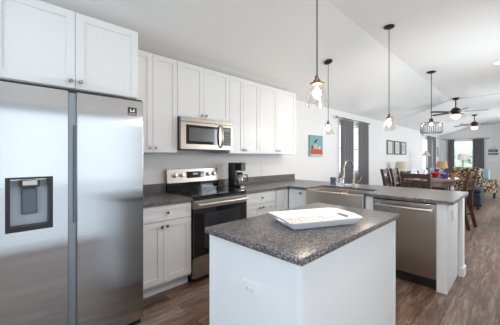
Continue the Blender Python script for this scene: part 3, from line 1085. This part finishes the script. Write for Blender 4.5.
def curtain_set(axis, pos, zr, r0, r1, panels, z0, what):
    """rod plus panels; each is a thing of its own"""
    P = (lambda a, y, z: (a, y, z)) if axis == 'x' else (lambda a, y, z: (y, a, z))
    t = thing('curtain_rod', P((r0 + r1) / 2, pos, zr), 'slim grey rod carrying the curtains of ' + what, 'curtain rod', 'curtain rods')
    MB().tube([P(r0, pos, zr), P(r1, pos, zr)], .011, 10).build('rod', NICKEL, t, smooth=True)
    for a in (r0, r1):
        s = -1 if a == r0 else 1
        MB().tube([P(a, pos, zr), P(a + s * .02, pos, zr), P(a + s * .04, pos, zr), P(a + s * .055, pos, zr)], [.011, .024, .024, .006], 12).build('finial', NICKEL, t, smooth=True)
        q0, q1 = P(a - s * .06, pos + .01, zr), P(a - s * .06, (WY if axis == 'x' else EX) - .001, zr)
        MB().tube([q0, q1], .007, 8).build('bracket', NICKEL, t)
    for (a0, a1, wv, lab) in panels:
        c = thing('curtain', P((a0 + a1) / 2, pos, z0), lab, 'curtain', 'grey curtains')
        m = MB()
        curtain(m, axis, a0, a1, pos, z0, zr - .03, wv, .042)
        m.build('panel', CURT, c, smooth=True)
        for i in range(wv * 2):
            a = (a0 + a1) / 2 + ((i + .5) / (wv * 2) - .5) * (a1 - a0) * .95
            a += (.0)
            m = MB()
            m.tube([P(a + .002, pos + .021 * math.cos(q * PI / 6), zr - .006 + .021 * math.sin(q * PI / 6)) for q in range(13)], .004, 6, cap=False)
            m.build('ring', NICKEL, t)


curtain_set('x', WY - .09, 2.255, 5.70, 7.50,
            [(5.90, 6.50, 4, 'grey curtain panel behind the faucet, nearer one of the sink-side window'), (6.82, 7.42, 4, 'grey curtain panel behind the faucet, farther one of the sink-side window')], .03, 'the window behind the sink')
curtain_set('x', WY - .09, 2.28, 13.25, 15.95,
            [(14.05, 14.70, 4, 'grey curtain panel on the long wall behind the floor lamp, nearer half'), (14.95, 15.60, 4, 'grey curtain panel on the long wall near the room corner')], .03, 'the far window on the long wall')
curtain_set('y', EX - .09, 2.255, 1.16, 2.93,
            [(2.44, 2.74, 3, 'grey curtain panel on the end wall left of the bright window'), (1.28, 1.74, 4, 'grey curtain panel on the end wall beside the hanging sign')], .03, 'the bright end-wall window')

# ------------------------------------------------------------------ pictures on the long wall
t = thing('canvas_picture', (4.9, WY, 1.35), 'teal canvas picture with red lower band on the wall past the cabinets', 'picture')
MB().box(4.65, 5.15, WY - .036, WY - .001, 1.35, 1.79).build('canvas', mat('canvas_teal', lin(122, 162, 166), .8, noise=(9, .14)), t)
yf = WY - .0364


def flat(pts, name, m, d=.0012):
    MB().prism(pts, 'y', yf - d, yf).build(name, m, t)


flat([(4.67, 1.395), (5.13, 1.395), (5.13, 1.47), (5.08, 1.505), (4.98, 1.495), (4.80, 1.505), (4.70, 1.49), (4.67, 1.46)], 'red_band', mat('paint_red', lin(192, 84, 62), .8, noise=(14, .15)))
flat([(4.67, 1.352), (5.13, 1.352), (5.13, 1.394), (4.67, 1.394)], 'pale_ground', mat('paint_pale', lin(196, 196, 190), .8))
flat([(4.78, 1.506), (4.96, 1.506), (4.93, 1.58), (4.88, 1.62), (4.82, 1.60)], 'yellow_patch', mat('paint_yellow', lin(196, 184, 140), .8, noise=(14, .12)))
flat([(4.70, 1.506), (4.775, 1.506), (4.77, 1.56), (4.73, 1.58)], 'dark_patch', mat('paint_dark', lin(62, 66, 84), .8))
flat([(4.80, 1.625), (4.87, 1.63), (4.93, 1.70), (4.90, 1.72), (4.84, 1.67)], 'navy_stroke', mat('paint_navy', lin(48, 56, 74), .8))
flat([(4.98, 1.51), (5.05, 1.51), (5.05, 1.56), (5.0, 1.57)], 'white_patch', mat('paint_white', lin(224, 220, 214), .8))
for (a0, a1, lab, art) in ((9.13, 9.70, 'nearest of the three dark-framed pictures in a row on the long wall', lin(190, 204, 200)), (9.84, 10.42, 'middle of the three dark-framed pictures in a row on the long wall', lin(200, 190, 180)), (10.54, 11.12, 'farthest of the three dark-framed pictures in a row on the long wall', lin(172, 178, 172))):
    t = thing('framed_picture', ((a0 + a1) / 2, WY, 1.42), lab, 'picture', 'three framed pictures')
    z0, z1, f = 1.42, 1.885, .035
    MB().box(a0, a0 + f, WY - .03, WY - .001, z0, z1).box(a1 - f, a1, WY - .03, WY - .001, z0, z1).box(a0 + f, a1 - f, WY - .03, WY - .001, z0, z0 + f).box(a0 + f, a1 - f, WY - .03, WY - .001, z1 - f, z1).build('frame', mat('picture_frame_brown', lin(70, 56, 48), .5), t)
    MB().box(a0 + f, a1 - f, WY - .012, WY - .001, z0 + f, z1 - f).build('mat_board', PAPER, t)
    MB().box(a0 + f + .09, a1 - f - .09, WY - .0135, WY - .0122, z0 + f + .08, z1 - f - .08).build('print', mat('print_%d' % int(a0 * 100), art, .7, noise=(12, .25)), t)

# ------------------------------------------------------------------ dining set
tx, ty, th = 6.16, 1.27, .93
t = thing('dining_table', (tx, ty, 0), 'dark oval counter-height dining table under the rod chandelier', 'table')
MB().lathe([(.97, th - .035), (1.0, th - .028), (1.0, th - .006), (.985, th)], tx, ty, 40, sx=.78, sy=.47).build('tabletop', WOODT, t, smooth=True)
MB().lathe([(.86, th - .115), (.86, th - .0355)], tx, ty, 40, sx=.78, sy=.47).build('apron', WOOD, t, smooth=True)
MB().lathe([(.10, .06), (.10, .12), (.065, .18), (.06, .55), (.09, .70), (.16, th - .116)], tx, ty, 24).build('pedestal', WOOD, t, smooth=True)
for a, b in ((-1, 0), (1, 0), (0, 1), (0, -1)):
    MB().bar((tx + a * .09, ty + b * .09, .10), (tx + a * .40, ty + b * .30, .028), .07, .055).build('foot', WOOD, t)


def make_chair(label):
    """counter-height slat-back chair, origin at its base, facing local +y"""
    t = thing('dining_chair', (0, 0, 0), label, 'chair', 'dark slat-back dining chairs')
    w_, d_, sh, bh = .40, .42, .62, 1.08
    MB().box(-w_ / 2, w_ / 2, -d_ / 2 + .02, d_ / 2, sh, sh + .045, .012).build('seat', SEATM, t)
    MB().box(-w_ / 2 + .02, w_ / 2 - .02, -d_ / 2 + .03, d_ / 2 - .02, sh - .06, sh - .0005).build('seat_frame', WOOD, t)
    for s in (-1, 1):
        MB().bar((s * (w_ / 2 - .025), d_ / 2 - .03, .001), (s * (w_ / 2 - .025), d_ / 2 - .03, sh - .061), .046, .046).build('front_leg', WOOD, t)
        x = s * (w_ / 2 - .012)
        m = MB()
        pts = [(x, -d_ / 2 - .075, .001), (x, -d_ / 2 - .01, .3), (x, -d_ / 2 - .004, sh), (x, -d_ / 2 - .035, .85), (x, -d_ / 2 - .085, bh)]
        for a, b in zip(pts, pts[1:]):
            m.bar(a, b, .045, .055)
        m.build('back_post', WOOD, t)
    yb = lambda z: -d_ / 2 - .004 - .081 * max(0, (z - sh)) / (bh - sh)
    def rail(z0, z1):
        m = MB()
        m.prism([(yb(z0) - .012, z0), (yb(z0) + .012, z0), (yb(z1) + .012, z1), (yb(z1) - .012, z1)], 'x', -w_ / 2 + .01, w_ / 2 - .01)
        m.build('back_rail', WOOD, t)
    rail(.985, 1.065)
    rail(.885, .925)
    rail(.72, .76)
    for i in range(4):
        x = (i - 1.5) * .085
        m = MB()
        m.prism([(yb(.76) - .007, .76), (yb(.76) + .007, .76), (yb(.885) + .007, .885), (yb(.885) - .007, .885)], 'x', x - .02, x + .02)
        m.build('slat', WOOD, t)
    for (zz) in (.22, .38):
        for s in (-1, 1):
            MB().bar((s * (w_ / 2 - .022), d_ / 2 - .05, zz), (s * (w_ / 2 - .022), -d_ / 2 - .01, zz + .001), .022, .03) if False else MB().box(s * (w_ / 2 - .022) - .011, s * (w_ / 2 - .022) + .011, -d_ / 2 - .005, d_ / 2 - .05, zz, zz + .03).build('side_stretcher', WOOD, t)
    MB().box(-w_ / 2 + .046, w_ / 2 - .046, d_ / 2 - .04, d_ / 2 - .018, .2, .235).build('foot_rail', WOOD, t)
    return t


ch = make_chair('dark slat-back chair with its back to the kitchen, between peninsula and table')
ch.location = (5.25, 1.23, 0)
ch.rotation_euler = (0, 0, -PI / 2 + .05)
dup(ch, (6.50, .93, 0), -.16, 'dark slat-back chair on the open floor side of the table, right by the counter end')
dup(ch, (6.16, 1.80, 0), PI + .05, 'dark slat-back chair on the wall side of the table, nearer of that pair')
dup(ch, (6.68, 1.78, 0), PI - .03, 'dark slat-back chair on the wall side of the table, farther of that pair')
dup(ch, (7.15, 1.35, 0), PI / 2 + .1, 'dark slat-back chair at the far end of the table toward the lounge')


def bowl(x, y, r, h, m_, name, label):
    t = thing(name, (x, y, th), label, 'bowl', 'bowls on the dining table')
    z = th + .0006
    MB().lathe([(r * .45, z), (r * .5, z + .008), (r * .85, z + h * .5), (r, z + h), (r * .95, z + h), (r * .78, z + h * .5), (r * .3, z + .014)], x, y, 24).build('bowl', m_, t, smooth=True)
    return t


bowl(6.68, 1.27, .09, .085, RED, 'serving_bowl', 'red bowl on the dining table')
bowl(6.46, 1.07, .085, .07, PURP, 'serving_bowl', 'purple bowl on the dining table')
bowl(6.58, .955, .06, .075, ORNG, 'serving_bowl', 'small orange bowl next to the purple bowl on the table')


def glass(x, y, h, label):
    t = thing('drinking_glass', (x, y, th), label, 'glass', 'glasses on the dining table')
    z = th + .0006
    MB().lathe([(.032, z), (.042, z + h), (.039, z + h), (.029, z + .006)], x, y, 18).build('cup', TABLEG, t, smooth=True)


glass(6.84, 1.36, .17, 'clear tall glass standing behind the red bowl')
glass(6.85, 1.20, .14, 'clear glass at the lounge end of the table beyond the purple bowl')
glass(6.42, 1.37, .15, 'clear tall glass standing just left of the red bowl')


def napkin(x, y, label):
    t = thing('napkin', (x, y, th), label, 'napkin', 'folded napkins on the dining table')
    z = th + .0006
    m = MB()
    for a in (0, PI / 2.6, -PI / 2.6):
        m2 = Matrix.Translation((x, y, 0)) @ Matrix.Rotation(a, 4, 'Z')
        m.T = m2
        m.loft([[(-.07, -.02, z), (.07, -.02, z), (.07, .02, z), (-.07, .02, z)], [(-.05, -.012, z + .07), (.05, -.012, z + .07), (.05, .012, z + .07), (-.05, .012, z + .07)], [(-.008, -.003, z + .16), (.008, -.003, z + .16), (.008, .003, z + .16), (-.008, .003, z + .16)]])
    m.build('folded_cloth', LINEN, t)


napkin(5.72, 1.40, 'white folded napkin standing at the near end of the table')
napkin(5.94, 1.50, 'white folded napkin standing on the wall side of the table')
napkin(6.02, 1.30, 'white folded napkin standing in the middle of the table')
t = thing('potted_plant', (5.75, 1.55, th), 'small green potted plant on the table by the wall-side chairs', 'plant')
MB().lathe([(.035, th + .0006), (.05, th + .06), (.042, th + .06), (.03, th + .05)], 5.75, 1.55).build('pot', WHITEP, t, smooth=True)
m = MB()
for i in range(14):
    a = i * 2.4
    r = .03 + .045 * random.random()
    zz = th + .09 + .07 * random.random()
    c = Vector((5.75, 1.55, th + .055))
    e = Vector((5.62 + r * math.cos(a), 1.60 + r * math.sin(a), zz))
    m.tube([c, (c + e) / 2 + Vector((0, 0, .012)), e], [.002, .011, .002], 6)
m.build('leaves', LEAF, t, smooth=True)


# ------------------------------------------------------------------ lounge
def drum_lamp(x, y, z, shade_m, r0, r1, hs, hb, label, name='table_lamp'):
    t = thing(name, (x, y, z), label, 'lamp', None)
    MB().lathe([(.07, z + .0006), (.075, z + .02), (.03, z + .04), (.065, z + hb * .45), (.05, z + hb * .75), (.014, z + hb)], x, y).build('base', BRONZE, t, smooth=True)
    MB().tube([(x, y, z + hb), (x, y, z + hb + hs * .6)], .007, 8).build('stem', NICKEL, t)
    MB().lathe([(r0, z + hb + .02), (r1, z + hb + .02 + hs), (r1 - .006, z + hb + .02 + hs), (r0 - .006, z + hb + .02)], x, y, 32, cap=False).build('shade', shade_m, t, smooth=True)
    return t


def side_table(x, y, h, label):
    t = thing('side_table', (x, y, 0), label, 'table', 'dark lounge side tables')
    MB().box(x - .26, x + .26, y - .24, y + .24, h - .03, h, .006).build('table_top', WOOD, t)
    for a in (-1, 1):
        for b in (-1, 1):
            MB().bar((x + a * .22, y + b * .2, .001), (x + a * .22, y + b * .2, h - .0305), .04, .04).build('leg', WOOD, t)


side_table(9.35, 2.68, .56, 'dark side table at the near end of the charcoal sofa')
drum_lamp(9.35, 2.68, .56, SHADE, .19, .155, .25, .36, 'beige drum table lamp below the framed pictures, beyond the wall-side chairs')
side_table(12.15, 2.10, .56, 'dark side table at the far end of the charcoal sofa')
drum_lamp(12.15, 2.10, .56, SHADE2, .185, .15, .24, .36, 'tan drum table lamp beyond the dining table, near the end wall window')
t = thing('sofa', (10.7, 2.5, 0), 'low charcoal sofa against the long wall between the two drum lamps', 'sofa')
MB().box(9.75, 11.65, 2.05, 2.93, .10, .42, .04).build('seat_base', SOFA, t)
MB().box(9.76, 11.64, 2.72, 2.94, .425, .82, .05).build('backrest', SOFA, t)
for x in (9.68, 11.52):
    MB().box(x - .005, x + .20, 2.03, 2.94, .10, .62, .05).build('arm', SOFA, t)
for i in range(2):
    MB().box(9.90 + i * .81, 10.69 + i * .81, 2.04, 2.71, .425, .54, .04).build('seat_cushion', SOFA, t)
for x in (9.8, 11.6):
    for y in (2.12, 2.86):
        MB().bar((x, y, .001), (x, y, .099), .06, .06).build('leg', WOOD, t)
# slim floor lamp with cone shade
fx, fy = 11.95, 2.56
t = thing('floor_lamp', (fx, fy, 0), 'slim floor lamp with small cone shade in front of the long-wall curtain', 'lamp')
MB().lathe([(.13, .001), (.13, .02), (.02, .035)], fx, fy).build('base', BRONZE, t, smooth=True)
MB().tube([(fx, fy, .03), (fx, fy, 1.45)], .012, 10).build('pole', BRONZE, t)
MB().lathe([(.15, 1.38), (.08, 1.50), (.03, 1.58), (.025, 1.58), (.075, 1.495), (.145, 1.38)], fx, fy, 28, cap=False).build('shade', SHADE, t, smooth=True)
# floor lamp before the end window
fx, fy = 15.9, 1.94
t = thing('floor_lamp', (fx, fy, 0), 'floor lamp with wide pale drum shade in front of the end window', 'lamp')
MB().lathe([(.16, .001), (.16, .02), (.02, .035)], fx, fy).build('base', BRONZE, t, smooth=True)
MB().tube([(fx, fy, .03), (fx, fy, 1.3)], .018, 10).build('pole', BRONZE, t)
MB().lathe([(.20, 1.20), (.165, 1.48), (.16, 1.48), (.194, 1.20)], fx, fy, 32, cap=False).build('shade', SHADE3, t, smooth=True)

# patterned armchair: local +y is the front
ax, ay = 11.59, 1.09
rz = math.atan2(-.39, .92) - PI / 2
t = thing('armchair', (ax, ay, 0), 'brown and cream patterned armchair turned away, beyond the dining table', 'armchair', rz=rz)
def L_(m, name, ma, **kw):
    return m.build(name, ma, t, base=(0, 0, 0), **kw)
L_(MB().box(-.39, .39, -.36, .42, .16, .34, .04), 'seat_base', PATT)
L_(MB().box(-.265, .265, -.26, .43, .345, .47, .045), 'seat_cushion', PATT)
m = MB().prism([(-.44, .165), (-.262, .165), (-.262, .47), (-.36, .985), (-.40, 1.0), (-.50, .99), (-.52, .95)], 'x', -.40, .40)
L_(m, 'backrest', PATT, bevel=.03)
for s in (-1, 1):
    a, b = sorted((s * .268, s * .42))
    L_(MB().box(a, b, -.25, .44, .165, .61, .045), 'arm', PATT)
for a in (-1, 1):
    for b in (-.33, .36):
        L_(MB().bar((a * .35, b, .001), (a * .35, b, .159), .055, .055), 'leg', WOOD)
# teal chair beyond it
qx, qy = 14.4, 1.22
t = thing('accent_chair', (qx, qy, 0), 'teal upholstered chair showing behind the patterned armchair', 'armchair')
MB().box(qx - .30, qx + .34, qy - .31, qy + .31, .16, .44, .05).build('seat', TEAL, t)
MB().box(qx - .34, qx - .20, qy - .33, qy + .33, .445, .86, .05).build('backrest', TEAL, t)
for a in (-.25, .29):
    for b in (-.25, .25):
        MB().bar((qx + a, qy + b, .001), (qx + a, qy + b, .159), .045, .045).build('leg', WOOD, t)
# navy ottoman
ox, oy = 9.15, .98
t = thing('ottoman', (ox, oy, 0), 'navy upholstered ottoman on the floor between dining table and patterned armchair', 'ottoman')
MB().box(ox - .40, ox + .40, oy - .26, oy + .02, .10, .42, .04).build('base', NAVY, t)
MB().box(ox - .41, ox + .41, oy - .27, oy + .03, .4205, .54, .05).build('cushion', NAVY, t)
for a in (-.34, .34):
    for b in (-.20, -.04):
        MB().bar((ox + a, oy + b, .001), (ox + a, oy + b, .099), .05, .05).build('leg', WOOD, t)

# hanging sign on the end wall
t = thing('wall_sign', (EX, .95, 1.5), 'two-board hanging wall sign beside the end-wall curtain', 'sign')
xw = EX
MB().box(xw - .022, xw - .002, .80, 1.14, 1.58, 1.70).build('upper_board', mat('sign_board', lin(96, 92, 88), .7, noise=(10, .2)), t)
MB().box(xw - .022, xw - .002, .79, 1.15, 1.44, 1.53).build('lower_board', mat('sign_blue', lin(92, 110, 128), .7, noise=(10, .15)), t)
MB().tube([(xw - .012, 1.08, 1.70), (xw - .012, .95, 1.83), (xw - .012, .84, 1.70)], .006, 6).build('cord', BARK, t)
m = MB().tube([(xw - .024, 1.10 - .02 * i, 1.64 + .025 * math.sin(i * 1.5)) for i in range(13)], .005, 6)
m.build('script_stroke', WHITEP, t)
t = thing('thermostat', (EX, .93, 1.15), 'white wall control plate below the hanging sign', 'wall plate')
MB().box(EX - .02, EX - .001, .80, 1.06, 1.13, 1.25, .004).build('plate', WHITEP, t)
# small grey wall ornament in the corner on the long wall
t = thing('wall_ornament', (16.5, WY, 1.4), 'slim grey wall ornament in the far corner between two curtains', 'ornament')
m = MB()
for i in range(4):
    z = 1.42 + i * .12
    m.tube([(16.5 + .10 * math.cos(q * PI / 8), WY - .012, z + .055 * math.sin(q * PI / 8)) for q in range(17)], .010, 6, cap=False)
m.build('scroll', mat('grey_iron', lin(110, 116, 124), .5, .4), t)
